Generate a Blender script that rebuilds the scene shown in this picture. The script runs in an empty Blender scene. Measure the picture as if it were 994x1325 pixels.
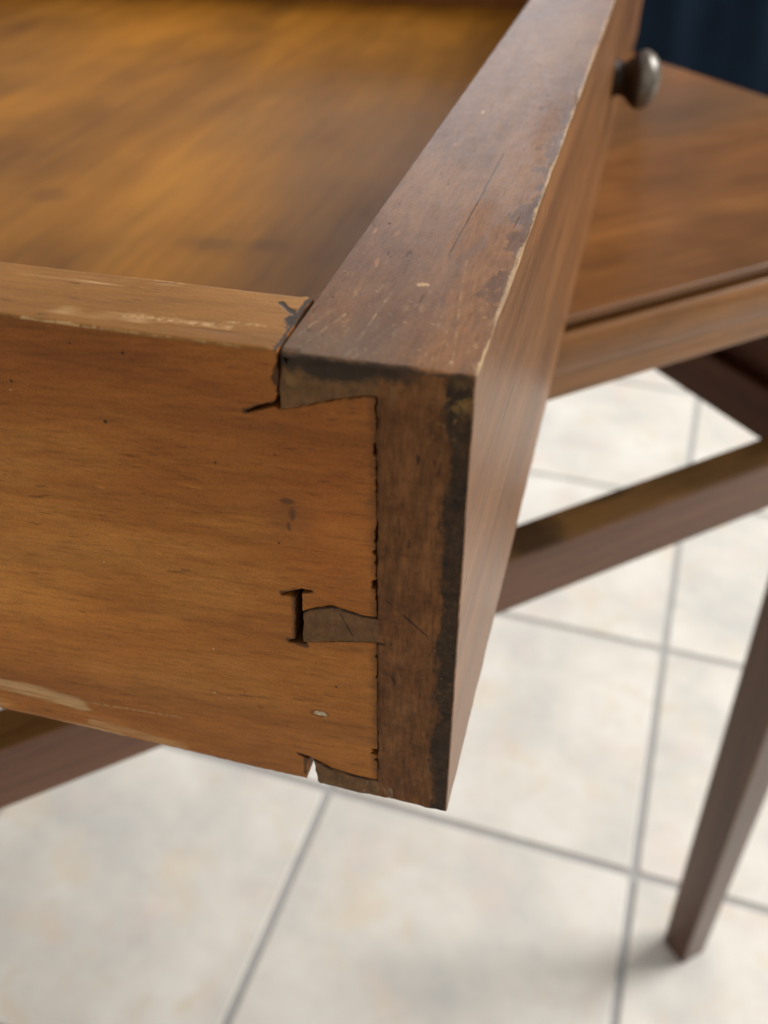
import bpy, bmesh, math, random
from mathutils import Vector, Matrix, noise as mnoise
random.seed(7)
S = 1.17                      # modelling unit -> metres
ZF = 0.629                    # desk top above the floor (modelling units)
H = 0.085                     # drawer height
scene = bpy.context.scene
col = scene.collection

# ------------------------------------------------------------------ camera
cam_d = bpy.data.cameras.new('camera'); cam = bpy.data.objects.new('camera', cam_d); col.objects.link(cam)
cam_d.sensor_fit = 'HORIZONTAL'; cam_d.sensor_width = 36.0
cam_d.lens = 1259.16 / 994 * 36.0
cam_d.clip_start = 0.005; cam_d.clip_end = 60
RX = Vector((0.967761, 0.251864, 0.001851)); DN = Vector((0.155984, -0.593552, -0.789535)); FW = Vector((-0.197757, 0.764369, -0.613703))
M = Matrix((RX, -DN, -FW)).transposed().to_4x4()
M.translation = Vector((0.014563, -0.099347, 0.142671 + ZF)) * S
cam.matrix_world = M
cam_d.dof.use_dof = True
cam_d.dof.focus_distance = 0.150 * S
cam_d.dof.aperture_fstop = 21
scene.camera = cam
# ------------------------------------------------------------------ light
world = bpy.data.worlds.new('World'); scene.world = world; world.use_nodes = True
bg = world.node_tree.nodes['Background']
bg.inputs[0].default_value = (1.0, 0.955, 0.895, 1); bg.inputs[1].default_value = 0.52
def lamp(name, loc, target, size, size_y, power, color):
    l = bpy.data.lights.new(name, 'AREA'); l.shape = 'RECTANGLE'; l.size = size; l.size_y = size_y; l.energy = power; l.color = color
    o = bpy.data.objects.new(name, l); col.objects.link(o); o.location = loc
    o.rotation_euler = (Vector(target) - Vector(loc)).to_track_quat('-Z', 'Y').to_euler(); return o
lamp('window_light', (2.1, 1.7, 2.3), (0.1, 0.3, 0.4), 1.3, 1.5, 112, (1.0, 0.975, 0.94))
lamp('window_light', (-0.5, 3.6, 1.55), (0.0, 0.2, 0.8), 1.6, 0.9, 14, (0.88, 0.93, 1.0))
scene.view_settings.view_transform = 'Standard'; scene.view_settings.look = 'None'
scene.view_settings.exposure = 0.06; scene.view_settings.gamma = 1.0
scene.view_settings.use_curve_mapping = False

# ------------------------------------------------------------------ node helpers
class NT:
    def __init__(s, name):
        s.m = bpy.data.materials.new(name); s.m.use_nodes = True; s.t = s.m.node_tree; s.n = s.t.nodes
        s.b = s.n['Principled BSDF']; s.P = s.n.new('ShaderNodeTexCoord').outputs['Object']
    def lk(s, a, sock):
        if hasattr(a, 'is_output'): s.t.links.new(a, sock)
        else: sock.default_value = a
    def math(s, op, a, b=0.0, c=0.0, clamp=False):
        n = s.n.new('ShaderNodeMath'); n.operation = op; n.use_clamp = clamp
        for i, v in enumerate((a, b, c)): s.lk(v, n.inputs[i])
        return n.outputs[0]
    def vmath(s, op, a, b=(0, 0, 0)):
        n = s.n.new('ShaderNodeVectorMath'); n.operation = op
        s.lk(a, n.inputs[0])
        if op == 'SCALE': s.lk(b, n.inputs['Scale'])
        else: s.lk(b, n.inputs[1])
        return n.outputs['Value'] if op in ('LENGTH', 'DOT_PRODUCT', 'DISTANCE') else n.outputs[0]
    def map(s, v, scale=(1, 1, 1), loc=(0, 0, 0), rot=(0, 0, 0)):
        n = s.n.new('ShaderNodeMapping'); s.lk(v, n.inputs['Vector'])
        n.inputs['Scale'].default_value = scale; n.inputs['Location'].default_value = loc; n.inputs['Rotation'].default_value = rot
        return n.outputs[0]
    def noise(s, v, scale, detail=4, rough=0.55, dist=0.0, colour=False):
        n = s.n.new('ShaderNodeTexNoise'); s.lk(v, n.inputs['Vector'])
        n.inputs['Scale'].default_value = scale; n.inputs['Detail'].default_value = detail
        n.inputs['Roughness'].default_value = rough; n.inputs['Distortion'].default_value = dist
        return n.outputs['Color' if colour else 'Fac']
    def ramp(s, f, stops):
        n = s.n.new('ShaderNodeValToRGB'); s.lk(f, n.inputs[0]); e = n.color_ramp.elements
        while len(e) < len(stops): e.new(0.5)
        for el, (p, c) in zip(e, stops):
            el.position = p; el.color = (c, c, c, 1) if isinstance(c, (int, float)) else (*c, 1)
        return n.outputs[0]
    def step(s, f, a, b):           # smooth 0..1 between a and b (a may be > b)
        n = s.n.new('ShaderNodeMapRange'); n.interpolation_type = 'SMOOTHSTEP'; s.lk(f, n.inputs[0])
        if a < b: n.inputs[1].default_value = a; n.inputs[2].default_value = b; n.inputs[3].default_value = 0; n.inputs[4].default_value = 1
        else: n.inputs[1].default_value = b; n.inputs[2].default_value = a; n.inputs[3].default_value = 1; n.inputs[4].default_value = 0
        return n.outputs[0]
    def mix(s, f, a, b, mode='MIX'):
        n = s.n.new('ShaderNodeMix'); n.data_type = 'RGBA'; n.blend_type = mode
        s.lk(f, n.inputs[0])
        for v, k in ((a, 6), (b, 7)):
            if isinstance(v, tuple) and len(v) == 3: v = (*v, 1)
            s.lk(v, n.inputs[k])
        return n.outputs[2]
    def sep(s, v):
        n = s.n.new('ShaderNodeSeparateXYZ'); s.lk(v, n.inputs[0]); return n.outputs
    def blob(s, c, r, soft=0.35, wob=None, amp=0.5):        # ellipsoid stain mask (modelling units)
        c = tuple(x * S for x in c); r = tuple(1 / (x * S) for x in r)
        d = s.vmath('LENGTH', s.vmath('MULTIPLY', s.vmath('SUBTRACT', s.P, c), r))
        if wob is not None: d = s.math('ADD', d, s.math('MULTIPLY', s.math('SUBTRACT', wob, 0.5), 2 * amp))
        return s.step(d, 1.0, 1.0 - soft)
    def seg(s, a, b, w, wob=None, amp=0.6, broken=False):                 # scratch mask along a segment
        a = Vector(a) * S; b = Vector(b) * S; w = w * S; d = b - a
        pa = s.vmath('SUBTRACT', s.P, tuple(a))
        h = s.math('MULTIPLY', s.vmath('DOT_PRODUCT', pa, tuple(d)), 1 / d.length_squared, clamp=True)
        dist = s.vmath('LENGTH', s.vmath('SUBTRACT', pa, s.vmath('SCALE', tuple(d), h)))
        if wob is not None: dist = s.math('ADD', dist, s.math('MULTIPLY', s.math('SUBTRACT', wob, 0.5), 2 * amp * w))
        return s.math('MULTIPLY', s.step(dist, w, w * 0.3), s.step(s.brk(), 0.38, 0.58)) if broken else s.step(dist, w, w * 0.3)
    def brk(s):
        if not hasattr(s, '_b'): s._b = s.noise(s.P, 700, 3, 0.7)
        return s._b
    def maxm(s, *a):
        r = a[0]
        for b in a[1:]: r = s.math('MAXIMUM', r, b)
        return r
    def finish(s, colour, rough, height=None, bump=0.3, dist=0.0004, spec=0.5, coat=0.0, coat_rough=0.2, bevel=0.0):
        s.lk(colour, s.b.inputs['Base Color']); s.lk(rough, s.b.inputs['Roughness'])
        s.b.inputs['Specular IOR Level'].default_value = spec
        s.b.inputs['Coat Weight'].default_value = coat; s.b.inputs['Coat Roughness'].default_value = coat_rough
        nrm = None
        if bevel:
            bv = s.n.new('ShaderNodeBevel'); bv.samples = 4; bv.inputs[0].default_value = bevel; nrm = bv.outputs[0]
        if height is not None:
            bp = s.n.new('ShaderNodeBump'); bp.inputs['Strength'].default_value = bump; bp.inputs['Distance'].default_value = dist
            s.lk(height, bp.inputs['Height'])
            if nrm is not None: s.t.links.new(nrm, bp.inputs['Normal'])
            nrm = bp.outputs[0]
        if nrm is not None: s.t.links.new(nrm, s.b.inputs['Normal'])
        return s.m

def grainvec(t, axis, k, warp=0.0022, wscale=14, tilt=0.0):
    w = t.noise(t.map(t.P, tuple(0.35 if i == axis else 1 for i in range(3))), wscale, 3, 0.5, colour=True)
    v = t.vmath('ADD', t.P, t.vmath('SCALE', t.vmath('SUBTRACT', w, (0.5, 0.5, 0.5)), warp * 6))
    if tilt: v = t.map(v, rot=(0, tilt, 0))
    return t.map(v, tuple(k if i == axis else 1 for i in range(3)))

def wood_base(t, axis, dark, mid, light, band=110, fib=700, fleck=0.5, tilt=0.0, fleck_col=(0.03, 0.012, 0.004), contrast=1.0, blotch=0.25):
    g1 = grainvec(t, axis, 0.055, tilt=tilt)
    n1 = t.noise(g1, band, 3, 0.6, 0.4)
    c = t.ramp(n1, [(0.30, dark), (0.5, mid), (0.72, light)])
    g2 = grainvec(t, axis, 0.03, warp=0.0012, tilt=tilt)
    f1 = t.noise(g2, fib, 4, 0.65); f2 = t.noise(t.map(t.P, tuple(0.06 if i == axis else 1 for i in range(3))), fib * 3.2, 2, 0.6)
    lo = 1 - 0.38 * contrast; hi = 1 + 0.16 * contrast
    c = t.mix(1.0, c, t.ramp(f1, [(0.30, lo), (0.5, 1.0), (0.75, hi)]), 'MULTIPLY')
    c = t.mix(0.55, c, t.ramp(f2, [(0.30, 0.70), (0.6, 1.05)]), 'MULTIPLY')
    bl = t.noise(t.map(t.P, tuple(0.5 if i == axis else 1 for i in range(3))), 28, 4, 0.6)
    c = t.mix(blotch, c, t.ramp(bl, [(0.30, 0.35), (0.7, 1.4)]), 'MULTIPLY')
    gf = grainvec(t, axis, 0.11, warp=0.001, tilt=tilt)
    fl = t.noise(gf, 420, 2, 0.5)
    msk = t.math('MULTIPLY', t.step(fl, 0.66, 0.76), t.step(t.noise(t.P, 45, 2), 0.42, 0.6))
    c = t.mix(t.math('MULTIPLY', msk, fleck), c, fleck_col)
    h = t.math('SUBTRACT', t.math('ADD', t.math('MULTIPLY', f1, 0.6), t.math('MULTIPLY', f2, 0.4)), t.math('MULTIPLY', msk, 0.7))
    return c, h, f1, bl

def fine_wood(t, axis, dark, mid, light, grow=70, grow_amt=0.5, mott=30, mott_str=0.3, fleck=0.6, fleck_col=(0.05, 0.02, 0.006), tilt=0.0, micro=0.6):
    """weathered close-up wood: soft mottling, faint growth lines, short pores, fine tooth"""
    st = lambda k: tuple(k if i == axis else 1 for i in range(3))
    Q = t.map(t.P, rot=(0, tilt, 0)) if tilt else t.P
    mo = t.noise(t.map(Q, st(mott_str)), mott, 6, 0.62, 0.3)
    c = t.ramp(mo, [(0.32, dark), (0.5, mid), (0.68, light)])
    gl = t.noise(grainvec(t, axis, 0.05, warp=0.0016, tilt=tilt), grow, 3, 0.55)
    c = t.mix(grow_amt, c, t.ramp(gl, [(0.34, 0.72), (0.46, 1.0), (0.54, 1.03), (0.60, 0.86), (0.72, 1.14)]), 'MULTIPLY')
    fi = t.noise(t.map(Q, st(0.13)), 1300, 4, 0.65); mi = t.noise(Q, 2300, 2, 0.6)
    c = t.mix(micro, c, t.ramp(fi, [(0.28, 0.62), (0.5, 1.0), (0.74, 1.2)]), 'MULTIPLY')
    c = t.mix(micro * 0.8, c, t.ramp(mi, [(0.30, 0.74), (0.62, 1.08)]), 'MULTIPLY')
    gate = t.noise(t.map(Q, st(0.4)), 60, 3)
    f_s = t.math('MULTIPLY', t.step(t.noise(t.map(Q, st(0.20)), 1000, 1), 0.68, 0.75), t.step(gate, 0.46, 0.60))
    f_l = t.math('MULTIPLY', t.step(t.noise(t.vmath('ADD', t.map(Q, st(0.07)), (1, 2, 3)), 380, 2, 0.55), 0.72, 0.79), t.step(gate, 0.52, 0.42))
    fl = t.maxm(f_s, f_l)
    c = t.mix(t.math('MULTIPLY', fl, fleck), c, fleck_col)
    pf = t.math('MULTIPLY', t.step(t.noise(t.vmath('ADD', t.map(Q, st(0.25)), (4, 1, 2)), 640, 1), 0.70, 0.76), t.step(gate, 0.50, 0.62))
    c = t.mix(t.math('MULTIPLY', pf, fleck * 0.5), c, tuple(min(1, x * 1.9) for x in light))
    h = t.math('SUBTRACT', t.math('ADD', t.math('MULTIPLY', fi, 0.7), t.math('MULTIPLY', mi, 0.35)), t.math('MULTIPLY', fl, 1.0))
    return c, h, fi, t.noise(t.map(Q, st(0.5)), 28, 4, 0.6)

# ------------------------------------------------------------------ materials
def mat_pine_side():
    t = NT('orange_pine')
    c, h, f1, bl = fine_wood(t, 0, (0.290, 0.094, 0.013), (0.395, 0.140, 0.021), (0.515, 0.215, 0.042), grow=80, grow_amt=0.7, mott=30, fleck=0.45, fleck_col=(0.085, 0.032, 0.008), tilt=0.05, micro=0.8)
    x, y, z = t.sep(t.P)
    wob = t.noise(t.P, 260, 3); wl = t.noise(t.map(t.P, (0.1, 1, 1)), 500, 3)
    t.P = t.vmath('MULTIPLY', t.P, (1, 0, 1))
    # redder old varnish on the upper part, golden band low down
    up = t.step(t.math('ADD', z, t.math('MULTIPLY', t.math('SUBTRACT', bl, 0.5), 0.05)), 0.045 * S, 0.075 * S)
    c = t.mix(t.math('MULTIPLY', up, 0.75), c, t.mix(1.0, c, (0.74, 0.66, 0.66), 'MULTIPLY'))
    gold = t.blob((-0.078, 0, 0.030), (0.045, 0.1, 0.016), 0.9, bl, 0.5)
    c = t.mix(t.math('MULTIPLY', gold, 0.75), c, t.mix(1.0, c, (1.35, 1.42, 1.5), 'MULTIPLY'))
    red = t.blob((-0.019, 0, 0.058), (0.012, 0.1, 0.02), 0.8, bl, 0.4)
    c = t.mix(t.math('MULTIPLY', red, 0.45), c, t.mix(1.0, c, (0.95, 0.72, 0.6), 'MULTIPLY'))
    # smudges, worm holes
    sm = t.maxm(t.blob((-0.0250, 0, 0.0618), (0.0016, .1, 0.0007), 0.6, wob), t.blob((-0.0244, 0, 0.0592), (0.0008, .1, 0.0020), 0.7, wob, 0.8), t.blob((-0.0250, 0, 0.0575), (0.0005, .1, 0.0016), 0.7, wob, 0.8))
    c = t.mix(t.math('MULTIPLY', sm, 0.7), c, (0.045, 0.024, 0.012))
    big = t.blob((-0.025, 0, 0.0595), (0.006, .1, 0.006), 0.9, bl, 0.5)
    c = t.mix(t.math('MULTIPLY', big, 0.35), c, (0.12, 0.045, 0.016))
    dots = t.maxm(*[t.blob((a, 0, b), (r, .1, r), 0.5) for a, b, r in ((-0.0507, 0.07056, 0.0004), (-0.0461, 0.08177, 0.0003), (-0.0536, 0.0822, 0.00022), (-0.0640, 0.0750, 0.0003), (-0.0267, 0.0540, 0.00025), (-0.035, 0.0665, 0.00025), (-0.0190, 0.0260, 0.0003), (-0.0350, 0.0200, 0.0002), (-0.0262, 0.0693, 0.0002))])
    c = t.mix(t.math('MULTIPLY', dots, 0.9), c, (0.018, 0.009, 0.004))
    pale_dots = t.maxm(*[t.blob((a, 0, b), (r, .1, r), 0.6) for a, b, r in ((-0.0645, 0.0735, 0.0002), (-0.0395, 0.0292, 0.00025), (-0.0405, 0.0185, 0.0003), (-0.0380, 0.0178, 0.0002), (-0.0210, 0.0182, 0.0002), (-0.0560, 0.0440, 0.0002))])
    c = t.mix(t.math('MULTIPLY', pale_dots, 0.8), c, (0.55, 0.40, 0.24))
    putty = t.blob((-0.0219, 0, 0.0187), (0.00135, .1, 0.00065), 0.4, t.noise(t.P, 900, 2), 0.5)
    c = t.mix(putty, c, t.ramp(t.noise(t.P, 1400, 2), [(0.35, (0.34, 0.22, 0.10)), (0.6, (0.62, 0.52, 0.36))]))
    prim = t.math('SUBTRACT', t.blob((-0.0220, 0, 0.0187), (0.0019, .1, 0.0010), 0.3, wob), putty, clamp=True)
    c = t.mix(t.math('MULTIPLY', prim, 0.45), c, (0.05, 0.02, 0.006))
    # bare scrape low on the face where the drawer has run
    scr = t.maxm(t.seg((-0.105, 0, 0.0112), (-0.0680, 0, 0.0074), 0.0021, wl, 1.3), t.math('MULTIPLY', t.seg((-0.0672, 0, 0.0086), (-0.0475, 0, 0.0100), 0.00030, wl, 1.6, True), 0.6),
                 t.math('MULTIPLY', t.seg((-0.066, 0, 0.0033), (-0.048, 0, 0.0016), 0.0014, wl, 1.4), 0.5), t.math('MULTIPLY', t.step(wl, 0.52, 0.66), t.math('MULTIPLY', t.step(x, -0.045 * S, -0.07 * S), t.step(z, 0.006 * S, 0.001 * S))))
    c = t.mix(t.math('MULTIPLY', scr, 0.85), c, t.mix(1.0, (0.62, 0.38, 0.17), t.ramp(f1, [(0.3, 0.75), (0.7, 1.1)]), 'MULTIPLY'))
    # grime by the tail ends; top-pin gap, slot and saw cuts coloured darker
    gr = t.step(t.math('ADD', x, t.math('MULTIPLY', t.math('SUBTRACT', wob, 0.5), 0.004)), -0.0138 * S, -0.0122 * S)
    c = t.mix(t.math('MULTIPLY', gr, 0.55), c, (0.07, 0.032, 0.012))
    gr2 = t.math('MULTIPLY', t.step(t.math('ADD', x, t.math('MULTIPLY', t.math('SUBTRACT', wob, 0.5), 0.0034)), -0.0255 * S, -0.0250 * S), t.math('MULTIPLY', t.step(z, 0.0765 * S, 0.0772 * S), t.step(x, -0.0244 * S, -0.0247 * S)))
    c = t.mix(t.math('MULTIPLY', gr2, 0.85), c, (0.03, 0.014, 0.006))
    sl = t.maxm(t.seg((-0.0250, 0, 0.0348), (-0.0246, 0, 0.0450), 0.0011, wob, 0.5), t.seg((-0.0268, 0, 0.0443), (-0.0222, 0, 0.0457), 0.0006, wob, .6),
                t.seg((-0.0264, 0, 0.0346), (-0.0236, 0, 0.0342), 0.0008, wob, .8), t.seg((-0.0299, 0, 0.0756), (-0.0253, 0, 0.0775), 0.0006, wob, .6), t.seg((-0.0264, 0, 0.0070), (-0.0244, 0, 0.0064), 0.0006, wob, .7),
                t.seg((-0.0250, 0, 0.0062), (-0.0253, 0, 0.0020), 0.0006, wob, .9))
    c = t.mix(t.math('MULTIPLY', sl, 0.8), c, (0.035, 0.016, 0.006))
    rough = t.math('ADD', 0.44, t.math('MULTIPLY', bl, 0.2))
    return t.finish(c, rough, h, 0.40, 0.0003, 0.25, bevel=0.0004)
def mat_pine_top():
    t = NT('worn_pine_edge')
    c, h, f1, bl = fine_wood(t, 0, (0.22, 0.088, 0.013), (0.30, 0.126, 0.020), (0.38, 0.172, 0.034), grow=110, grow_amt=0.5, mott=40, fleck=0.5, micro=0.5)
    wl = t.noise(t.map(t.P, (0.06, 1, 1)), 380, 3, 0.6); wk = t.noise(t.P, 55, 2)
    pale = t.math('MULTIPLY', t.step(wl, 0.56, 0.68), t.step(wk, 0.44, 0.58))
    wob = t.noise(t.map(t.P, (0.2, 1, 1)), 900, 3)
    pale = t.maxm(pale, t.seg((-0.047, 0.0045, H), (-0.033, 0.0048, H), 0.0010, wob, 0.9, True), t.seg((-0.055, 0.0160, H), (-0.044, 0.0155, H), 0.0008, wob, 0.9, True), t.seg((-0.060, 0.0005, H), (-0.03, 0.0004, H), 0.0004, wob, 0.9, True), t.seg((-0.034, 0.0060, H), (-0.0285, 0.0062, H), 0.0004, wob, 0.9, True))
    c = t.mix(t.math('MULTIPLY', pale, 0.75), c, (0.60, 0.38, 0.17))
    wc = t.noise(t.P, 420, 5, 0.75)
    cr = t.maxm(t.seg((-0.0250, 0.0005, H), (-0.0256, 0.0164, H), 0.00045, wc, 2.6), t.seg((-0.0288, 0.0130, H), (-0.0255, 0.0098, H), 0.00055, wc, 1.5), t.blob((-0.0258, 0.0088, H), (0.0009, 0.0024, .01), 0.3, wc, 1.6))
    c = t.mix(t.math('MULTIPLY', cr, 0.9), c, (0.018, 0.009, 0.004))
    cr = t.maxm(cr, t.step(t.math('ADD', t.sep(t.P)[0], t.math('MULTIPLY', t.math('SUBTRACT', wc, 0.5), 0.0040)), -0.0254 * S, -0.0250 * S)); c = t.mix(t.math('MULTIPLY', cr, 0.85), c, (0.03, 0.015, 0.007))
    h = t.math('SUBTRACT', h, t.math('MULTIPLY', cr, 4.0))
    return t.finish(c, 0.48, h, 0.45, 0.0003, 0.3, bevel=0.0005)
def mat_front_top():
    t = NT('worn_brown_varnish')
    c, h, f1, bl = fine_wood(t, 1, (0.110, 0.042, 0.014), (0.182, 0.075, 0.025), (0.258, 0.115, 0.040), grow=140, grow_amt=0.4, mott=55, mott_str=0.3, fleck=0.7, fleck_col=(0.025, 0.012, 0.007), micro=0.75)
    x, y, z = t.sep(t.P)
    wob = t.noise(t.P, 240, 4, 0.65); ws = t.noise(t.map(t.P, (1, 0.25, 1)), 420, 4, 0.7)
    # varnish gone: orange bare wood near the front arris
    bare = t.maxm(t.blob((-0.0034, 0.030, H), (0.0050, 0.024, .01), 0.5, ws, 1.0), t.blob((-0.0085, 0.045, H), (0.0035, 0.020, .01), 0.8, ws, 1.2), t.math('MULTIPLY', t.blob((-0.004, 0.008, H), (0.004, 0.010, .01), 0.6, ws, 0.9), 0.7), t.math('MULTIPLY', t.blob((-0.004, 0.10, H), (0.003, 0.035, .01), 0.8, ws, 1.1), 0.6))
    c = t.mix(t.math('MULTIPLY', bare, 0.72), c, t.mix(1.0, (0.27, 0.118, 0.044), t.ramp(f1, [(0.3, 0.6), (0.7, 1.2)]), 'MULTIPLY'))
    # thicker dark varnish islands left on the arris
    wi = t.noise(t.map(t.P, (1, 0.55, 1)), 190, 5, 0.62)
    isl = t.math('MULTIPLY', t.step(t.math('ADD', x, t.math('MULTIPLY', t.math('SUBTRACT', wi, 0.5), 0.020)), -0.0022 * S, -0.0016 * S), t.math('MULTIPLY', t.step(y, 0.014 * S, 0.022 * S), t.step(y, 0.15 * S, 0.08 * S)))
    c = t.mix(t.math('MULTIPLY', isl, 0.6), c, t.mix(1.0, (0.072, 0.036, 0.024), t.ramp(f1, [(0.3, 0.7), (0.7, 1.2)]), 'MULTIPLY'))
    pale = t.maxm(t.seg((-0.0031, 0.0008, H), (-0.0058, 0.0200, H), 0.00022, ws, 1.0, True), t.seg((-0.0162, 0.0015, H), (-0.0152, 0.022, H), 0.00025, ws, 1.3, True), t.seg((-0.0225, 0.002, H), (-0.0195, 0.012, H), 0.0003, ws, 1.2, True), t.seg((-0.0240, 0.004, H), (-0.0215, 0.013, H), 0.0003, ws, 1.2, True), t.seg((-0.0058, 0.02, H), (-0.0075, 0.034, H), 0.0002, ws, 1.2, True))
    pale = t.math('MULTIPLY', pale, t.ramp(t.noise(t.P, 260, 4, 0.7), [(0.38, 0.08), (0.62, 0.6)]))
    scuff = t.math('MULTIPLY', t.step(t.noise(t.map(t.P, (1, 0.3, 1), rot=(0, 0, 0.25)), 620, 4, 0.75), 0.58, 0.70), t.step(y, 0.035 * S, 0.004 * S))
    pale = t.maxm(pale, t.math('MULTIPLY', scuff, 0.4))
    specks = t.math('MULTIPLY', t.step(t.noise(t.P, 900, 1), 0.70, 0.76), t.step(y, 0.05 * S, 0.0))
    sp = t.maxm(pale, t.math('MULTIPLY', specks, 0.5), t.blob((-0.0181, 0.107, H), (0.00035, 0.0012, .01), 0.4), t.blob((-0.0118, 0.0235, H), (0.0009, 0.0009, .01), 0.5, t.noise(t.P, 900, 3, .7), 1.6), t.blob((-0.0036, 0.0030, H), (0.0003, 0.0004, .01), 0.5))
    edge = t.math('MULTIPLY', t.step(t.math('ADD', x, t.math('MULTIPLY', t.math('SUBTRACT', ws, 0.5), 0.0030)), -0.0006 * S, -0.0001 * S), t.maxm(t.ramp(t.noise(t.P, 90, 3), [(0.35, 0.35), (0.6, 0.9)]), t.step(y, 0.020 * S, 0.006 * S)))
    c = t.mix(sp, c, (0.46, 0.29, 0.14)); c = t.mix(edge, c, (0.54, 0.36, 0.19))
    # grey scuffed grime round the near end
    grime = t.math('MULTIPLY', t.step(t.math('ADD', y, t.math('MULTIPLY', t.math('SUBTRACT', wob, 0.5), 0.02)), 0.016 * S, 0.0), t.step(x, -0.006 * S, -0.016 * S))
    c = t.mix(t.math('MULTIPLY', grime, 0.5), c, (0.11, 0.085, 0.062))
    crack = t.maxm(t.seg((-0.0100, 0.055, H), (-0.0098, 0.082, H), 0.00018, ws, 0.8), t.seg((-0.0103, 0.034, H), (-0.0100, 0.055, H), 0.00014, ws, 1.0))
    c = t.mix(t.math('MULTIPLY', crack, 0.85), c, (0.015, 0.008, 0.005))
    dk = t.step(t.math('ADD', y, t.math('MULTIPLY', t.math('SUBTRACT', wob, 0.5), 0.004)), 0.0008 * S, 0.0)
    c = t.mix(t.math('MULTIPLY', dk, 0.8), c, (0.022, 0.015, 0.010))
    rough = t.math('ADD', t.math('ADD', 0.33, t.math('MULTIPLY', wob, 0.16)), t.math('MULTIPLY', bare, 0.12))
    return t.finish(c, rough, h, 0.4, 0.0003, 0.22, coat=0.04, coat_rough=0.35, bevel=0.0005)
def mat_front_end():
    t = NT('dirty_end_grain')
    n1 = t.noise(t.map(t.P, (1, 1, 0.22)), 150, 5, 0.7, 0.8); n2 = t.noise(t.P, 75, 5, 0.65); n3 = t.noise(t.map(t.P, (1, 1, 0.16)), 1500, 3, 0.6); n4 = t.noise(t.P, 420, 5, 0.72)
    c = t.ramp(n2, [(0.30, (0.100, 0.036, 0.010)), (0.5, (0.158, 0.061, 0.017)), (0.68, (0.210, 0.088, 0.028))])
    c = t.mix(0.9, c, t.ramp(n1, [(0.32, 0.55), (0.5, 1.0), (0.7, 1.3)]), 'MULTIPLY')
    c = t.mix(0.55, c, t.ramp(n4, [(0.34, 0.50), (0.5, 1.0), (0.68, 1.35)]), 'MULTIPLY')
    c = t.mix(0.5, c, t.ramp(n3, [(0.33, 0.45), (0.52, 1.0), (0.72, 1.35)]), 'MULTIPLY')
    pores = t.math('MULTIPLY', t.step(t.noise(t.map(t.P, (1, 1, 0.22)), 950, 1), 0.67, 0.74), t.step(t.noise(t.P, 90, 2), 0.42, 0.58))
    c = t.mix(t.math('MULTIPLY', pores, 0.7), c, (0.018, 0.009, 0.004))
    arc = t.noise(t.map(t.P, (1, 1, 0.25), rot=(0, 0.5, 0)), 330, 3, 0.6, 0.6)
    c = t.mix(t.math('MULTIPLY', t.step(arc, 0.60, 0.68), 0.30), c, (0.24, 0.13, 0.055))
    x, y, z = t.sep(t.P)
    wob = t.noise(t.P, 320, 4, 0.7); wz = t.noise(t.map(t.P, (1, 1, 0.3)), 420, 4, 0.65)
    # pins: greyer glue-smeared end grain
    pin = t.step(x, -0.0118 * S, -0.0124 * S)
    c = t.mix(t.math('MULTIPLY', pin, 0.75), c, t.mix(1.0, (0.150, 0.080, 0.032), t.ramp(n4, [(0.3, 0.6), (0.7, 1.3)]), 'MULTIPLY'))
    # black old stain along the outer arris
    wz2 = t.noise(t.map(t.P, (1, 1, 0.45)), 110, 6, 0.75)
    band = t.step(t.math('ADD', x, t.math('MULTIPLY', t.math('SUBTRACT', wz2, 0.5), 0.011)), -0.0036 * S, -0.0024 * S)
    bandc = t.ramp(wob, [(0.35, (0.010, 0.007, 0.004)), (0.55, (0.024, 0.016, 0.009)), (0.72, (0.060, 0.038, 0.018))])
    c = t.mix(t.math('MULTIPLY', band, t.ramp(n4, [(0.35, 0.97), (0.65, 0.72)])), c, bandc)
    yel = t.maxm(t.math('MULTIPLY', t.step(t.noise(t.P, 620, 3, 0.7), 0.58, 0.68), t.maxm(t.blob((-0.0030, 0, 0.0300), (0.0040, .1, 0.006), 0.8), t.blob((-0.0035, 0, 0.0785), (0.0045, .1, 0.0055), 0.7), t.math('MULTIPLY', t.blob((-0.0155, 0, 0.0030), (0.0055, .1, 0.0026), 0.6), 1.3))), t.math('MULTIPLY', t.blob((-0.0016, 0, 0.0818), (0.0034, .1, 0.0034), 0.8), t.step(n4, 0.47, 0.58)), t.math('MULTIPLY', t.blob((-0.0232, 0, 0.0815), (0.0010, .1, 0.0012), 0.6, wob, 1.0), .7))
    c = t.mix(t.math('MULTIPLY', yel, 0.65), c, (0.27, 0.155, 0.045))
    # dark rub under the top arris
    dk = t.math('MULTIPLY', t.step(t.math('ADD', z, t.math('MULTIPLY', t.math('SUBTRACT', wob, 0.5), 0.004)), 0.0822 * S, 0.0838 * S), t.step(x, -0.004 * S, -0.010 * S))
    dk = t.maxm(dk, t.blob((-0.0175, 0, 0.0835), (0.0060, .1, 0.0022), 0.5, wob, .6), t.blob((-0.0240, 0, 0.0838), (0.0012, .1, 0.0010), 0.5, wob, .8))
    c = t.mix(t.math('MULTIPLY', dk, 0.85), c, (0.020, 0.016, 0.012))
    # pale scuffs at the foot of the end
    sc = t.math('MULTIPLY', t.step(t.noise(t.map(t.P, (1, 1, 0.22)), 800, 3, 0.6), 0.56, 0.68), t.math('MULTIPLY', t.step(z, 0.0075 * S, 0.0015 * S), t.step(t.noise(t.P, 180, 2), 0.40, 0.55)))
    c = t.mix(t.math('MULTIPLY', sc, 0.55), c, (0.36, 0.27, 0.18))
    scr = t.maxm(t.seg((-0.0108, 0, 0.0470), (-0.0045, 0, 0.0412), 0.00022, wob, .9), t.seg((-0.0178, 0, 0.0425), (-0.0160, 0, 0.0385), 0.00018, wob, .9), t.seg((-0.0177, 0, 0.0367), (-0.0112, 0, 0.0379), 0.00040, wob, .9))
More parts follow.
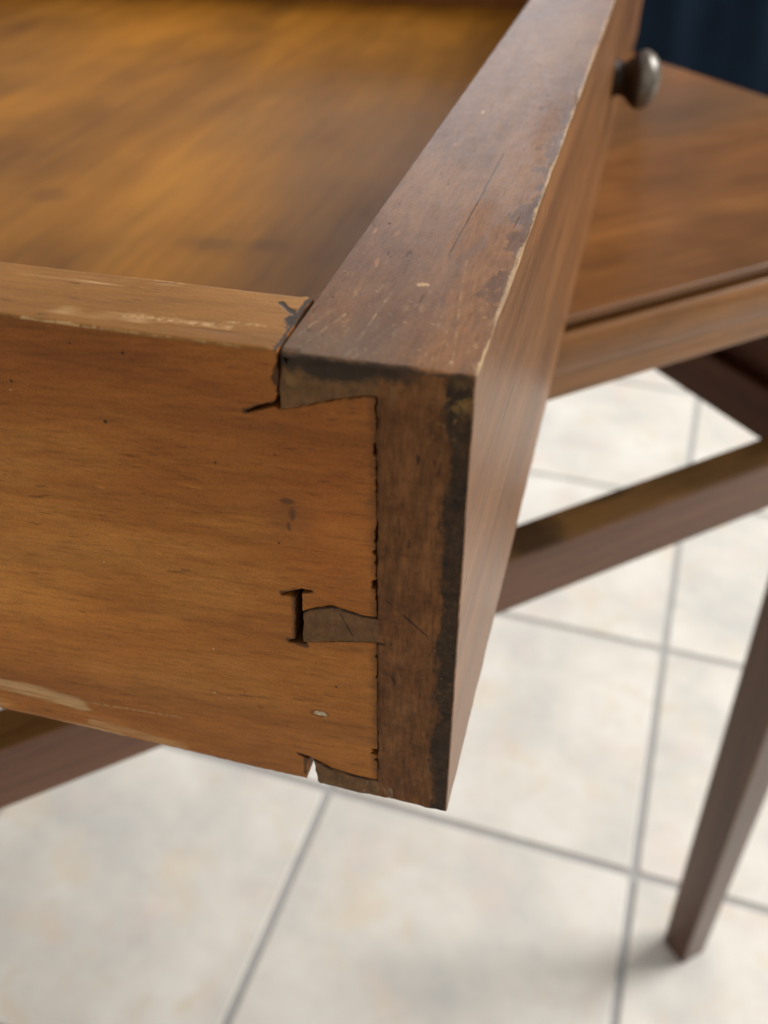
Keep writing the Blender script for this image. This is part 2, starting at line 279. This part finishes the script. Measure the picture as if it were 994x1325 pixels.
    c = t.mix(t.math('MULTIPLY', scr, 0.8), c, (0.016, 0.009, 0.005))
    hgt = t.math('SUBTRACT', t.math('ADD', t.math('MULTIPLY', n3, 0.5), t.math('MULTIPLY', n4, 1.2)), t.math('MULTIPLY', pores, 0.5))
    return t.finish(c, 0.60, hgt, 0.45, 0.0005, 0.2, bevel=0.0005)
def mat_front_face():
    t = NT('varnished_drawer_front')
    c, h, f1, bl = fine_wood(t, 1, (0.120, 0.048, 0.015), (0.185, 0.077, 0.025), (0.270, 0.120, 0.042), grow=260, grow_amt=0.95, mott=60, mott_str=0.08, fleck=0.85, fleck_col=(0.05, 0.026, 0.015), micro=0.7)
    x, y, z = t.sep(t.P)
    ws = t.noise(t.map(t.P, (1, 0.2, 1)), 420, 3)
    edge = t.step(t.math('ADD', z, t.math('MULTIPLY', t.math('SUBTRACT', ws, 0.5), 0.0030)), (H - 0.0006) * S, (H - 0.0001) * S)
    c = t.mix(t.math('MULTIPLY', edge, t.ramp(t.noise(t.P, 90, 3), [(0.35, 0.3), (0.6, 0.85)])), c, (0.58, 0.40, 0.22))
    return t.finish(c, t.math('ADD', 0.27, t.math('MULTIPLY', f1, 0.12)), t.math('ADD', h, t.math('MULTIPLY', t.noise(grainvec(t, 1, 0.05, warp=0.0010), 480, 4, 0.65), 1.5)), 0.8, 0.0003, 0.28, coat=0.05, coat_rough=0.14, bevel=0.0005)
def mat_plain(name, axis, d, m, l, rough=0.4, coat=0.0, band=70, fib=450, blotch=0.3, coat_rough=.2, stain=None, contrast=1.0, spec=0.28):
    t = NT(name)
    c, h, f1, bl = wood_base(t, axis, d, m, l, band=band, fib=fib, fleck=0.4 * contrast, blotch=blotch, contrast=contrast)
    if stain: c = stain(t, c)
    return t.finish(c, t.math('ADD', rough, t.math('MULTIPLY', bl, 0.12)), h, 0.2, 0.0004, spec, coat=coat, coat_rough=coat_rough)
def bottom_stain(t, c):
    w = t.noise(t.map(t.P, (1, 0.45, 1)), 13, 4, 0.55)
    c = t.mix(0.75, c, t.ramp(w, [(0.30, (0.42, 0.36, 0.38)), (0.48, (0.90, 0.86, 0.85)), (0.68, (1.35, 1.28, 1.1))]), 'MULTIPLY')
    wob = t.noise(t.P, 60, 3)
    s = t.maxm(t.blob((-0.121, 0.19, .012), (0.020, 0.010, .02), 0.9, wob, .8), t.blob((-0.20, 0.22, .012), (0.014, 0.012, .02), 0.9, wob, .8), t.blob((-0.10, 0.195, .012), (0.012, 0.008, .02), 0.9, wob, .8))
    return t.mix(t.math('MULTIPLY', s, 0.32), c, (0.04, 0.02, 0.010))
def top_stain(t, c):
    w = t.noise(t.map(t.P, (0.4, 1, 1)), 14, 4, 0.6)
    m_ = t.math('MULTIPLY', t.blob((0.32, 0.16, ZF), (0.16, 0.055, .02), 0.9, w, 0.6), 0.55)
    return t.mix(m_, c, (0.085, 0.050, 0.026))
def rail_stain(t, c):
    wob = t.noise(t.P, 60, 3)
    s = t.maxm(t.blob((0.150, 0.028, ZF - 0.1195), (0.022, 0.03, .006), 0.7, wob, .6), t.blob((0.20, 0.036, ZF - 0.1195), (0.02, 0.006, .006), 0.9, wob, .6))
    return t.mix(t.math('MULTIPLY', s, 0.75), c, (0.020, 0.012, 0.008))
M_pine = mat_pine_side(); M_pine_top = mat_pine_top()
M_ftop = mat_front_top(); M_fend = mat_front_end(); M_fface = mat_front_face()
M_bottom = mat_plain('drawer_bottom_wood', 1, (0.26, 0.103, 0.008), (0.31, 0.126, 0.010), (0.36, 0.155, 0.016), 0.46, 0.0, band=14, fib=60, blotch=0.2, contrast=.12, stain=bottom_stain)
M_inner = mat_plain('drawer_inner_wood', 0, (0.20, 0.075, 0.016), (0.28, 0.105, 0.022), (0.36, 0.15, 0.035), 0.45)
M_inner_y = mat_plain('front_inner_wood', 1, (0.14, 0.06, 0.018), (0.20, 0.088, 0.026), (0.26, 0.12, 0.04), 0.45)
M_table = mat_plain('desk_top_varnish', 0, (0.160, 0.060, 0.013), (0.225, 0.087, 0.018), (0.29, 0.118, 0.026), 0.38, 0.08, band=18, fib=160, blotch=0.55, contrast=.45, stain=top_stain)
M_mould = mat_plain('moulding_varnish', 0, (0.24, 0.100, 0.026), (0.31, 0.134, 0.038), (0.37, 0.168, 0.056), 0.33, 0.2, band=60, fib=380, blotch=0.35)
M_rail = mat_plain('rail_varnish', 0, (0.125, 0.052, 0.025), (0.158, 0.067, 0.033), (0.190, 0.084, 0.044), 0.34, 0.25, band=60, fib=420, blotch=0.2)
M_railtop = mat_plain('rail_raw_top', 0, (0.120, 0.058, 0.015), (0.180, 0.092, 0.026), (0.25, 0.132, 0.042), 0.55, 0.0, band=60, fib=420, blotch=0.5, stain=rail_stain)
M_leg = mat_plain('leg_varnish', 2, (0.072, 0.029, 0.014), (0.096, 0.040, 0.020), (0.120, 0.053, 0.028), 0.28, 0.35, band=60, fib=420, blotch=0.2)
M_apron = mat_plain('apron_wood', 1, (0.060, 0.020, 0.009), (0.088, 0.030, 0.013), (0.115, 0.042, 0.018), 0.55)
def mat_tile():
    t = NT('glazed_tile')
    oi = t.n.new('ShaderNodeObjectInfo')
    v = t.vmath('ADD', t.P, t.vmath('SCALE', (7.3, 3.1, 5.7), oi.outputs['Random']))
    a = t.noise(v, 9, 4, 0.6); b = t.noise(v, 17, 4, 0.6, 0.5); d = t.noise(v, 60, 4, 0.6)
    c = t.ramp(a, [(0.32, (0.60, 0.59, 0.56)), (0.5, (0.71, 0.68, 0.62)), (0.66, (0.78, 0.755, 0.70))])
    c = t.mix(t.math('MULTIPLY', t.step(b, 0.54, 0.70), 0.55), c, (0.70, 0.60, 0.46))
    c = t.mix(t.math('MULTIPLY', t.step(t.noise(t.vmath('ADD', v, (3, 3, 3)), 14, 3), 0.55, 0.70), 0.5), c, (0.72, 0.62, 0.56))
    c = t.mix(0.25, c, t.ramp(d, [(0.3, 0.85), (0.7, 1.06)]), 'MULTIPLY')
    return t.finish(c, t.math('ADD', 0.30, t.math('MULTIPLY', d, 0.15)), d, 0.06, 0.001, 0.4)
M_tile = mat_tile()
def mat_grout():
    t = NT('grey_grout'); n = t.noise(t.P, 220, 4, 0.6)
    return t.finish(t.ramp(n, [(0.3, (0.34, 0.34, 0.335)), (0.7, (0.46, 0.455, 0.445))]), 0.9, n, 0.4, 0.001)
M_grout = mat_grout()
def mat_navy():
    t = NT('navy_cloth'); n = t.noise(t.P, 900, 2); m = t.noise(t.P, 6, 3)
    c = t.mix(0.6, t.ramp(m, [(0.3, (0.0035, 0.010, 0.022)), (0.7, (0.006, 0.016, 0.033))]), t.ramp(n, [(0.3, 0.7), (0.7, 1.2)]), 'MULTIPLY')
    m_ = t.finish(c, 0.9, n, 0.3, 0.0005, 0.15); t.b.inputs['Sheen Weight'].default_value = 0.0; return m_
M_navy = mat_navy()
def mat_knob():
    t = NT('dark_turned_wood'); n = t.noise(t.P, 160, 4)
    return t.finish(t.ramp(n, [(0.3, (0.016, 0.009, 0.005)), (0.7, (0.040, 0.022, 0.010))]), 0.5, n, 0.1, 0.0003, 0.25, coat=0.0, coat_rough=0.12)
M_knob = mat_knob()
def mat_cap():
    t = NT('highlit_knob_face'); n = t.noise(t.P, 220, 4, .7)  # pale grey puts the dome's broad highlight into the colour
    m_ = t.finish(t.ramp(n, [(0.35, (0.055, 0.040, 0.026)), (0.6, (0.19, 0.165, 0.13))]), 0.28, n, 0.3, 0.0004, 0.5)
    t.b.inputs['Metallic'].default_value = 0.15; return m_
M_cap = mat_cap()

# ------------------------------------------------------------------ mesh helpers
def link(name, verts, faces, mats, mat_idx=None, parent=None, smooth=None):
    me = bpy.data.meshes.new(name); me.from_pydata([tuple(Vector(v) * S) for v in verts], [], faces)
    for m in mats: me.materials.append(m)
    if mat_idx: me.polygons.foreach_set('material_index', mat_idx)
    if smooth: me.polygons.foreach_set('use_smooth', smooth)
    me.update()
    o = bpy.data.objects.new(name, me); col.objects.link(o)
    if parent is not None: o.parent = parent
    return o
def signed_area(p): return 0.5 * sum(p[i][0] * p[(i + 1) % len(p)][1] - p[(i + 1) % len(p)][0] * p[i][1] for i in range(len(p)))
def densify(poly, step, jit=0.0, jfun=None):
    out = []
    for i, a in enumerate(poly):
        b = poly[(i + 1) % len(poly)]; L = math.hypot(b[0] - a[0], b[1] - a[1]); n = max(1, int(L / step)) if step else 1
        for k in range(n):
            f = k / n; x = a[0] + (b[0] - a[0]) * f; z = a[1] + (b[1] - a[1]) * f
            if k and L > 0:
                j = (jfun(x, z) if jfun else jit) * random.uniform(-1, 1)
                x += -(b[1] - a[1]) / L * j; z += (b[0] - a[0]) / L * j
            out.append((x, z))
    return out
def prism(name, poly, c0, c1, mapf, mats, parent, rfun=None, r=0.0004, cs=(), matfn=None, deform=None, nb=3, step=None, jfun=None, cap1=True, end1=True):
    """solid: outline poly (counter-clockwise in a,b) swept c0..c1 with worn, rounded end arrises"""
    if signed_area(poly) < 0: poly = poly[::-1]
    poly = densify(poly, step, 0, jfun) if step else list(poly)
    n = len(poly); nrm = []
    for i in range(n):
        a, b, c = Vector(poly[i - 1]), Vector(poly[i]), Vector(poly[(i + 1) % n])
        e1 = (b - a).normalized(); e2 = (c - b).normalized(); m = Vector((-e1.y - e2.y, e1.x + e2.x))
        if m.length < 0.3: m = Vector((0, 0))
        else: m = m / max(0.5, m.length_squared / 2)
        nrm.append(m)
    rr = [(rfun(*p) if rfun else r) for p in poly]
    rings = []
    sgn = 1 if c1 > c0 else -1
    for k in range(nb + 1):
        a = k / nb * math.pi / 2; rings.append((c0, 1 - math.sin(a), (1 - math.cos(a)) * sgn))
    for c in cs: rings.append((c, 0, 0))
    for k in (range(nb, -1, -1) if end1 else ()):
        a = k / nb * math.pi / 2; rings.append((c1, 1 - math.sin(a), -(1 - math.cos(a)) * sgn))
    if not end1: rings.append((c1, 0, 0))
    V = []; F = []; MI = []
    for c, ins, dc in rings:
        for p, m, ri in zip(poly, nrm, rr):
            q = mapf(p[0] + m.x * ins * ri, p[1] + m.y * ins * ri, c + dc * ri)
            V.append(deform(*q) if deform else q)
    nr = len(rings)
    for k in range(nr - 1):
        for i in range(n):
            j = (i + 1) % n; F.append((k * n + i, k * n + j, (k + 1) * n + j, (k + 1) * n + i))
    F.append(tuple(range(n - 1, -1, -1)));
    if cap1: F.append(tuple((nr - 1) * n + i for i in range(n)))
    # consistent outward normals
    o = link(name, V, F, mats, parent=parent)
    bm = bmesh.new(); bm.from_mesh(o.data); bmesh.ops.recalc_face_normals(bm, faces=bm.faces)
    if matfn:
        for f in bm.faces: f.material_index = matfn(f.calc_center_median() / S, f.normal)
    bm.to_mesh(o.data); bm.free()
    return o
XZ = lambda a, b, c: (a, c, b)        # outline in x,z swept along y
XY = lambda a, b, c: (a, b, c)        # outline in x,y swept along z
YZ = lambda a, b, c: (c, a, b)        # outline in y,z swept along x
def empty(name, loc, rz, label, cat):
    o = bpy.data.objects.new(name, None); col.objects.link(o); o.location = Vector(loc) * S; o.rotation_euler = (0, 0, rz)
    o['label'] = label; o['category'] = cat; o.empty_display_size = 0.05; return o
def lathe(name, prof, centre, axis, mat, parent, n=40):
    V = []; F = []
    for (r, h) in prof:
        for k in range(n):
            a = 2 * math.pi * k / n; p, q = r * math.cos(a), r * math.sin(a)
            V.append({0: (h, p, q), 2: (p, q, h)}[axis])
    V = [tuple(Vector(v) + Vector(centre)) for v in V]
    for i in range(len(prof) - 1):
        for k in range(n):
            j = (k + 1) % n; F.append((i * n + k, i * n + j, (i + 1) * n + j, (i + 1) * n + k))
    F.append(tuple(range(n))); F.append(tuple((len(prof) - 1) * n + k for k in range(n)))
    o = link(name, V, F, [mat], None, parent, [True] * len(F))
    bm = bmesh.new(); bm.from_mesh(o.data); bmesh.ops.recalc_face_normals(bm, faces=bm.faces); bm.to_mesh(o.data); bm.free()
    return o

# ------------------------------------------------------------------ floor: grout bed with single tiles
TR = math.radians(-3.4); T0 = Vector((0.107, 0.4185)); TS = 0.2845
floor = link('floor', [(-3.2, -2.2, -0.05), (3.2, -2.2, -0.05), (3.2, 3.2, -0.05), (-3.2, 3.2, -0.05), (-3.2, -2.2, -0.0022), (3.2, -2.2, -0.0022), (3.2, 3.2, -0.0022), (-3.2, 3.2, -0.0022)],
             [(3, 2, 1, 0), (4, 5, 6, 7), (0, 1, 5, 4), (1, 2, 6, 5), (2, 3, 7, 6), (3, 0, 4, 7)], [M_grout])
floor['kind'] = 'structure'
hw = (TS - 0.0074) / 2
def rrect(x0, y0, x1, y1, r, n=3):
    out = []
    for cx, cy, a0 in ((x1 - r, y1 - r, 0), (x0 + r, y1 - r, 90), (x0 + r, y0 + r, 180), (x1 - r, y0 + r, 270)):
        for k in range(n + 1):
            a = math.radians(a0 + 90 * k / n); out.append((cx + r * math.cos(a), cy + r * math.sin(a)))
    return out
tile0 = prism('tile', rrect(-hw, -hw, hw, hw, 0.002, 1), -0.008, 0.0, XY, [M_tile], floor, r=0.0012, nb=2)
first = True
for i in range(-7, 8):
    for j in range(-6, 8):
        o = tile0 if first else tile0.copy()
        if not first: col.objects.link(o)
        first = False
        lx = (i + 0.5) * TS; ly = (j + 0.5) * TS
        c = Vector((T0.x + lx * math.cos(TR) - ly * math.sin(TR), T0.y + lx * math.sin(TR) + ly * math.cos(TR), random.uniform(-0.0002, 0.0002)))
        o.location = c * S; o.rotation_euler = (random.uniform(-.0012, .0012), random.uniform(-.0012, .0012), TR)

# ------------------------------------------------------------------ desk
YAW = 0.7481305; OF = 0.141836
desk = empty('desk', (-math.sin(YAW) * OF, math.cos(YAW) * OF, 0), YAW, 'brown varnished wooden desk with moulded edge and empty drawer opening', 'desk')
UL, UR, VB = -0.335, 0.382, 0.50      # left and right end, back of the top
Zd = lambda z: z + ZF
top = prism('table_top', rrect(UL, 0, UR, VB, 0.003), Zd(-0.0036), Zd(-0.0004), XY, [M_table], desk, r=0.0010)
# moulding under the top board: profile (outward, z) run round the edge as a mitred frame
prof = [(-0.012, -0.0037), (-0.0042, -0.0037), (-0.0042, -0.0062)]
prof += [(-0.0042 + 0.0052 * math.sin(math.radians(a)), -0.0062 - 0.0070 * (1 - math.cos(math.radians(a)))) for a in range(10, 91, 10)]
prof += [(0.0010 - 0.0028 * (1 - math.cos(math.radians(a))), -0.0132 - 0.0098 * math.sin(math.radians(a))) for a in range(15, 91, 15)]
prof += [(-0.0022, -0.0255), (-0.0026, -0.0285), (-0.0026, -0.0318), (-0.0034, -0.0336), (-0.012, -0.0336)]
def frame_mould(name, x0, y0, x1, y1, prof, mat, parent):
    V = []; F = []; n = len(prof)
    for sx, sy in ((-1, -1), (1, -1), (1, 1), (-1, 1)):
        for d, z in prof: V.append(((x1 + d) if sx > 0 else (x0 - d), (y1 + d) if sy > 0 else (y0 - d), Zd(z)))
    for k in range(4):
        for i in range(n): F.append((k * n + i, k * n + (i + 1) % n, ((k + 1) % 4) * n + (i + 1) % n, ((k + 1) % 4) * n + i))
    o = link(name, V, F, [mat], None, parent, [True] * len(F))
    bm = bmesh.new(); bm.from_mesh(o.data); bmesh.ops.recalc_face_normals(bm, faces=bm.faces); bm.to_mesh(o.data); bm.free()
    for e in o.data.edges: pass
    o.data.set_sharp_from_angle(angle=math.radians(50)); return o
frame_mould('edge_moulding', UL, 0, UR, VB, prof, M_mould, top)
def box(name, x0, x1, y0, y1, z0, z1, mats, parent, r=0.0012, matfn=None):
    return prism(name, rrect(x0, y0, x1, y1, r, 2), z0, z1, XY, mats, parent, r=r, nb=2, matfn=matfn)
LEGV = 0.010; LT = 0.034; LB = 0.0235
ZR0, ZR1 = -0.1486, -0.1195
def leg(u, v, su, sv):                  # u,v: outer corner; su,sv: direction inwards
    V = []
    for z, w, iu in ((0.0, LB, 0.0050), (Zd(ZR0), LT, 0.0), (Zd(-0.034), LT, 0.0)):
        uu = u + su * iu; r = 0.0015
        pts = rrect(min(uu, uu + su * w), min(v, v + sv * w), max(uu, uu + su * w), max(v, v + sv * w), r, 2)
        V += [(p[0], p[1], z) for p in pts]; n = len(pts)
    F = [(k * n + i, k * n + (i + 1) % n, (k + 1) * n + (i + 1) % n, (k + 1) * n + i) for k in range(2) for i in range(n)]
    F += [tuple(range(n - 1, -1, -1)), tuple(2 * n + i for i in range(n))]
    return link('leg', V, F, [M_leg], None, desk)
LR = 0.3735
for (u, v, su, sv) in ((LR, LEGV, -1, 1), (UL + UR - LR, LEGV, 1, 1), (LR, VB - LEGV, -1, -1), (UL + UR - LR, VB - LEGV, 1, -1)): leg(u, v, su, sv)
ui0, ui1 = UL + UR - LR + LT, LR - LT
box('drawer_rail', ui0, ui1, 0.0185, 0.0376, Zd(ZR0), Zd(ZR1), [M_rail, M_railtop], desk, 0.0012, lambda c, n: 1 if n.z > 0.7 else 0)
box('back_apron', ui0, ui1, VB - 0.030, VB - 0.014, Zd(ZR0), Zd(-0.0338), [M_rail], desk)
for (a, b) in ((LR - 0.018, LR - 0.004), (UL + UR - LR + 0.004, UL + UR - LR + 0.018)):
    box('side_apron', a, b, LEGV + LT, VB - LEGV - LT, Zd(ZR0), Zd(-0.0338), [M_apron], desk)
for (a, b) in ((0.330, LR - 0.0182), (UL + UR - LR + 0.0182, UL + UR - 0.330)):
    box('drawer_runner', a, b, LEGV + LT + 0.0005, VB - LEGV - LT, Zd(ZR0), Zd(ZR1), [M_apron], desk)
for (a, b) in ((0.338, LR - 0.0182), (UL + UR - LR + 0.0182, UL + UR - 0.338)):
    box('drawer_guide', a, b, LEGV + LT + 0.0005, VB - LEGV - LT, Zd(ZR1 + 0.0002), Zd(-0.036), [M_apron], desk)

# ------------------------------------------------------------------ drawer, standing across the front corner of the desk
drawer = empty('drawer', (0, 0, ZF), 0, 'pulled-out wooden drawer with open dovetail joint lying across the desk corner', 'drawer')
T = 0.0246; LAP = 0.0121; TSD = 0.0164; LY = 0.62; LX = 0.47
comb = [(0, 0), (0, H), (-0.0245, H), (-0.0247, 0.0846), (-0.0247, 0.0835), (-0.0249, 0.0767), (-0.0225, 0.0774), (-0.0199, 0.0785), (-0.0168, 0.0796), (-0.0138, 0.0804), (-LAP, 0.0806),
        (-LAP, 0.0427), (-0.0143, 0.0426), (-0.0166, 0.0430), (-0.0190, 0.0435), (-0.0214, 0.0426), (-0.0236, 0.0412), (-0.0239, 0.0350), (-0.0180, 0.0366), (-LAP, 0.0379),
        (-LAP, 0.0044), (-0.0161, 0.0043), (-0.0205, 0.0049), (-0.0236, 0.0065), (-0.0229, 0.0)]
def front_mat(c, n):
    if n.z > 0.6: return 0
    if n.x > 0.6: return 2
    if n.y < -0.5: return 1
    return 1 if c.y < TSD else 3
def front_r(x, z):
    if x < -0.0225 and z > 0.0825: return 0.0013 + 0.0005 * mnoise.noise(Vector((x * 1500, 3, z * 1500)))
    if z > H - 0.0005: return 0.0007 + 0.0005 * mnoise.noise(Vector((x * 700, 0, 3)))
    if x > -0.0002: return 0.0005
    if z < 0.0004: return 0.0006
    if x < -0.0235 and z > 0.08: return 0.0006
    return 0.00018
def front_deform(x, y, z):
    e = 0.00012 * mnoise.noise(Vector((x * 160, y * 160, z * 160))) + 0.00004 * mnoise.noise(Vector((x * 700, y * 700, z * 700)))
    if x < -T + 0.002: e *= 0.4
    sx = min(1, max(0, 1 - (H - z) / 0.0012)) + min(1, max(0, 1 - z / 0.0012)); sz = min(1, max(0, 1 + x / 0.0012)) + min(1, max(0, 1 - (x + T) / 0.0012))
    ne = max(0, 1 - y / 0.0008)
    return (x + e * max(sx, ne) if x > -0.001 or x < -T + 0.001 else x, y + e * 2.6 * ne, z + e * max(sz, ne) if z > H - 0.001 else z)
ring_ys = [0.003 + k * 0.0022 for k in range(5)]
fr = prism('drawer_front', comb, 0.0, TSD, XZ, [M_ftop, M_fend, M_fface, M_inner_y], drawer, rfun=lambda x, z: front_r(x, z), cs=ring_ys, matfn=front_mat, deform=front_deform, step=0.0009, jfun=lambda x, z: 0.00011 if x < -0.0005 and z < H - 0.0005 else 0, end1=False, cap1=False)
def join_rest(o, y0, y1):              # the rest of the board: full rectangle, same deformation, joined into the same mesh
    rect = densify([(0.0, 0.0), (0.0, H), (-T, H), (-T, 0.0)], 0.0009)
    ys = [y0 + (y1 - y0) * (k / 260) ** 1.6 for k in range(261)]
    bm = bmesh.new(); bm.from_mesh(o.data)
    # drop the far cap and bevel of the joint end (it lies inside the board)
    rings = [[bm.verts.new(Vector(front_deform(a, y, b)) * S) for a, b in rect] for y in ys]
    new = []
    n = len(rect)
    for k in range(len(ys) - 1):
        for i in range(n):
            j = (i + 1) % n; new.append(bm.faces.new((rings[k][i], rings[k][j], rings[k + 1][j], rings[k + 1][i])))
    new.append(bm.faces.new(rings[-1]))
    bmesh.ops.recalc_face_normals(bm, faces=new)
    for f in new: f.material_index = front_mat(f.calc_center_median() / S, f.normal)
    bm.to_mesh(o.data); bm.free()
join_rest(fr, TSD, LY)

E1 = -0.01222
def chipped(z0, z1, bites, ragged=0.0):   # end grain of a tail: torn shoulder with bites broken out
    out = [(E1, z0)]; z = z0 + 0.0002
    while z < z1 - 0.0002:
        d = 0.00003 * random.random()
        if ragged:
            q = 0.55 * mnoise.noise(Vector((z * 420, 5.3, 1))) + 0.6 * mnoise.noise(Vector((z * 1300, 2.1, 7))) + 0.12
            d += ragged * max(0, q) * (0.5 + random.random())
        for bz, w, bd in bites:
            if abs(z - bz) < w: d = max(d, bd * (0.65 + 0.5 * random.random()))
        out.append((E1 - d, z)); z += random.uniform(0.00012, 0.00032)
    out.append((E1, z1)); return out
low = [(0.0118, 0.0007, 0.0011), (0.0098, 0.0004, 0.0006), (0.0300, 0.0003, 0.0003), (0.0215, 0.0002, 0.0002), (0.0345, 0.0003, 0.0003)]
side = [(-LX, 0), (-0.0600, 0.0), (-0.0256, 0.0002), (-0.0251, 0.0006), (-0.0246, 0.0040), (-0.0244, 0.0060), (-0.0264, 0.0068), (-0.0262, 0.0071), (-0.0241, 0.0069),
        (-0.0237, 0.0066), (-0.0205, 0.0050), (-0.0161, 0.0044), *chipped(0.0045, 0.0377, low), (-0.0180, 0.0363), (-0.0234, 0.0349), (-0.0236, 0.0343), (-0.0244, 0.0343), (-0.0265, 0.0341), (-0.0262, 0.0347), (-0.0253, 0.0351),
        (-0.0248, 0.0440), (-0.0270, 0.0437), (-0.0271, 0.0441), (-0.0250, 0.0452), (-0.0238, 0.0459), (-0.0222, 0.0459), (-0.0220, 0.0455), (-0.0237, 0.0449), (-0.0238, 0.0413),
        (-0.0214, 0.0427), (-0.0190, 0.0436), (-0.0166, 0.0431), (-0.0143, 0.0427), *chipped(0.0429, 0.0803, [(0.0492, 0.0008, 0.0008), (0.0552, 0.0005, 0.0006), (0.0725, 0.0009, 0.0005)], 0.00062), (-0.0138, 0.0802), (-0.0168, 0.0794), (-0.0199, 0.0783), (-0.0225, 0.0772), (-0.0252, 0.0765),
        (-0.0258, 0.0768), (-0.0296, 0.0753), (-0.0298, 0.0757), (-0.0285, 0.0764), (-0.0256, 0.0777), (-0.0251, 0.0790), (-0.02495, 0.0835), (-0.02495, H), (-LX, H)]
def side_r(x, z):
    if x > -0.0262 and z > 0.0768: return 0.0002
    if z > H - 0.0003: return 0.0007
    if z < 0.0003: return 0.0007 + 0.0014 * max(0, min(1, (-0.035 - x) / 0.03))
    return 0.00012
def side_j(x, z):
    if x > -0.0135: return 0.00004
    if z > H - 0.0003: return 0
    if x > -0.0262 and z > 0.077: return 0.00022
    return 0.00008
def side_deform(x, y, z):
    e = 0.00030 * mnoise.noise(Vector((x * 40, y * 60, z * 60))) * max(0, min(1, (-0.026 - x) / 0.02))
    if z > 0.079 and x > -0.0275:
        k = max(0, min(1, (y - 0.003) / 0.008)); x -= 0.0004 * k * max(0, min(1, (x + 0.0275) / 0.002)) * (0.7 + 0.8 * mnoise.noise(Vector((y * 500, 1, 2))))
    return (x, y, z + e * (0.7 if z > 0.08 or z < 0.003 else 0))
prism('side_panel', side, 0.0003, TSD - 0.0006, XZ, [M_pine, M_pine_top], drawer, rfun=side_r, cs=[0.0025 + k * 0.0025 for k in range(5)], deform=side_deform, step=0.0006, jfun=side_j, matfn=lambda c, n: 1 if c.z > H - 0.0009 and n.z > 0.3 else 0)
box_d = lambda name, x0, x1, y0, y1, z0, z1, m: prism(name, rrect(x0, y0, x1, y1, 0.0008, 2), z0, z1, XY, [m], drawer, r=0.0008, nb=2)
box_d('side_panel', -LX, -T - 0.0002, LY - TSD, LY - 0.0003, 0.0, H, M_inner)
box_d('back_panel', -LX + 0.002, -LX + 0.014, TSD, LY - TSD, 0.016, H - 0.006, M_inner_y)
box_d('bottom_panel', -LX + 0.0005, -T + 0.0004, TSD - 0.0008, LY - TSD + 0.0005, 0.008, 0.012, M_bottom)
KN = (-0.0006, 0.310, 0.0445)
kn = lathe('knob', [(0.0074, -0.0006), (0.0074, 0.0008), (0.0064, 0.0018), (0.0060, 0.0036), (0.0066, 0.0052), (0.0084, 0.0070), (0.0100, 0.0088), (0.0107, 0.0105)], KN, 0, M_knob, drawer)
lathe('knob_face', [(0.0106, 0.01055), (0.0107, 0.0116), (0.0103, 0.0130), (0.0094, 0.0146), (0.0079, 0.0160), (0.0060, 0.0171), (0.0038, 0.0178), (0.0016, 0.0181), (0.0004, 0.0182)], KN, 0, M_cap, kn)

# ------------------------------------------------------------------ navy cloth beyond the desk
cx0 = Vector((-0.085, 2.35)); cdir = Vector((0.95, -0.10)).normalized(); cn = Vector((-cdir.y, cdir.x))
V = []; F = []; N = 140; W_ = 1.3; zs = [0.004, 0.4, 0.8, 1.2, 1.6, 1.9]
for side_ in (0, 1):
    for z in zs:
        for k in range(N + 1):
            s_ = k / N * W_
            a = 0.012 * math.sin(s_ * 34 + 0.6 * math.sin(s_ * 9)) + 0.004 * math.sin(s_ * 71 + 1.0 + z) + side_ * 0.003
            p = cx0 + cdir * s_ + cn * a; V.append((p.x, p.y, z))
nz = len(zs); n1 = N + 1
for sd in (0, 1):
    b0 = sd * nz * n1
    for i in range(nz - 1):
        for k in range(N):
            q = (b0 + i * n1 + k, b0 + i * n1 + k + 1, b0 + (i + 1) * n1 + k + 1, b0 + (i + 1) * n1 + k); F.append(q if sd == 0 else q[::-1])
o2 = nz * n1
for i in range(nz - 1):
    F.append((i * n1, (i + 1) * n1, o2 + (i + 1) * n1, o2 + i * n1)); F.append((i * n1 + N, o2 + i * n1 + N, o2 + (i + 1) * n1 + N, (i + 1) * n1 + N))
for k in range(N):
    F.append((k, o2 + k, o2 + k + 1, k + 1)); t_ = (nz - 1) * n1 + k; F.append((t_, t_ + 1, o2 + t_ + 1, o2 + t_))
cur = link('curtain', V, F, [M_navy], None, None, [True] * len(F))
cur['label'] = 'dark navy blue cloth hanging beyond the right edge of the desk'; cur['category'] = 'curtain'
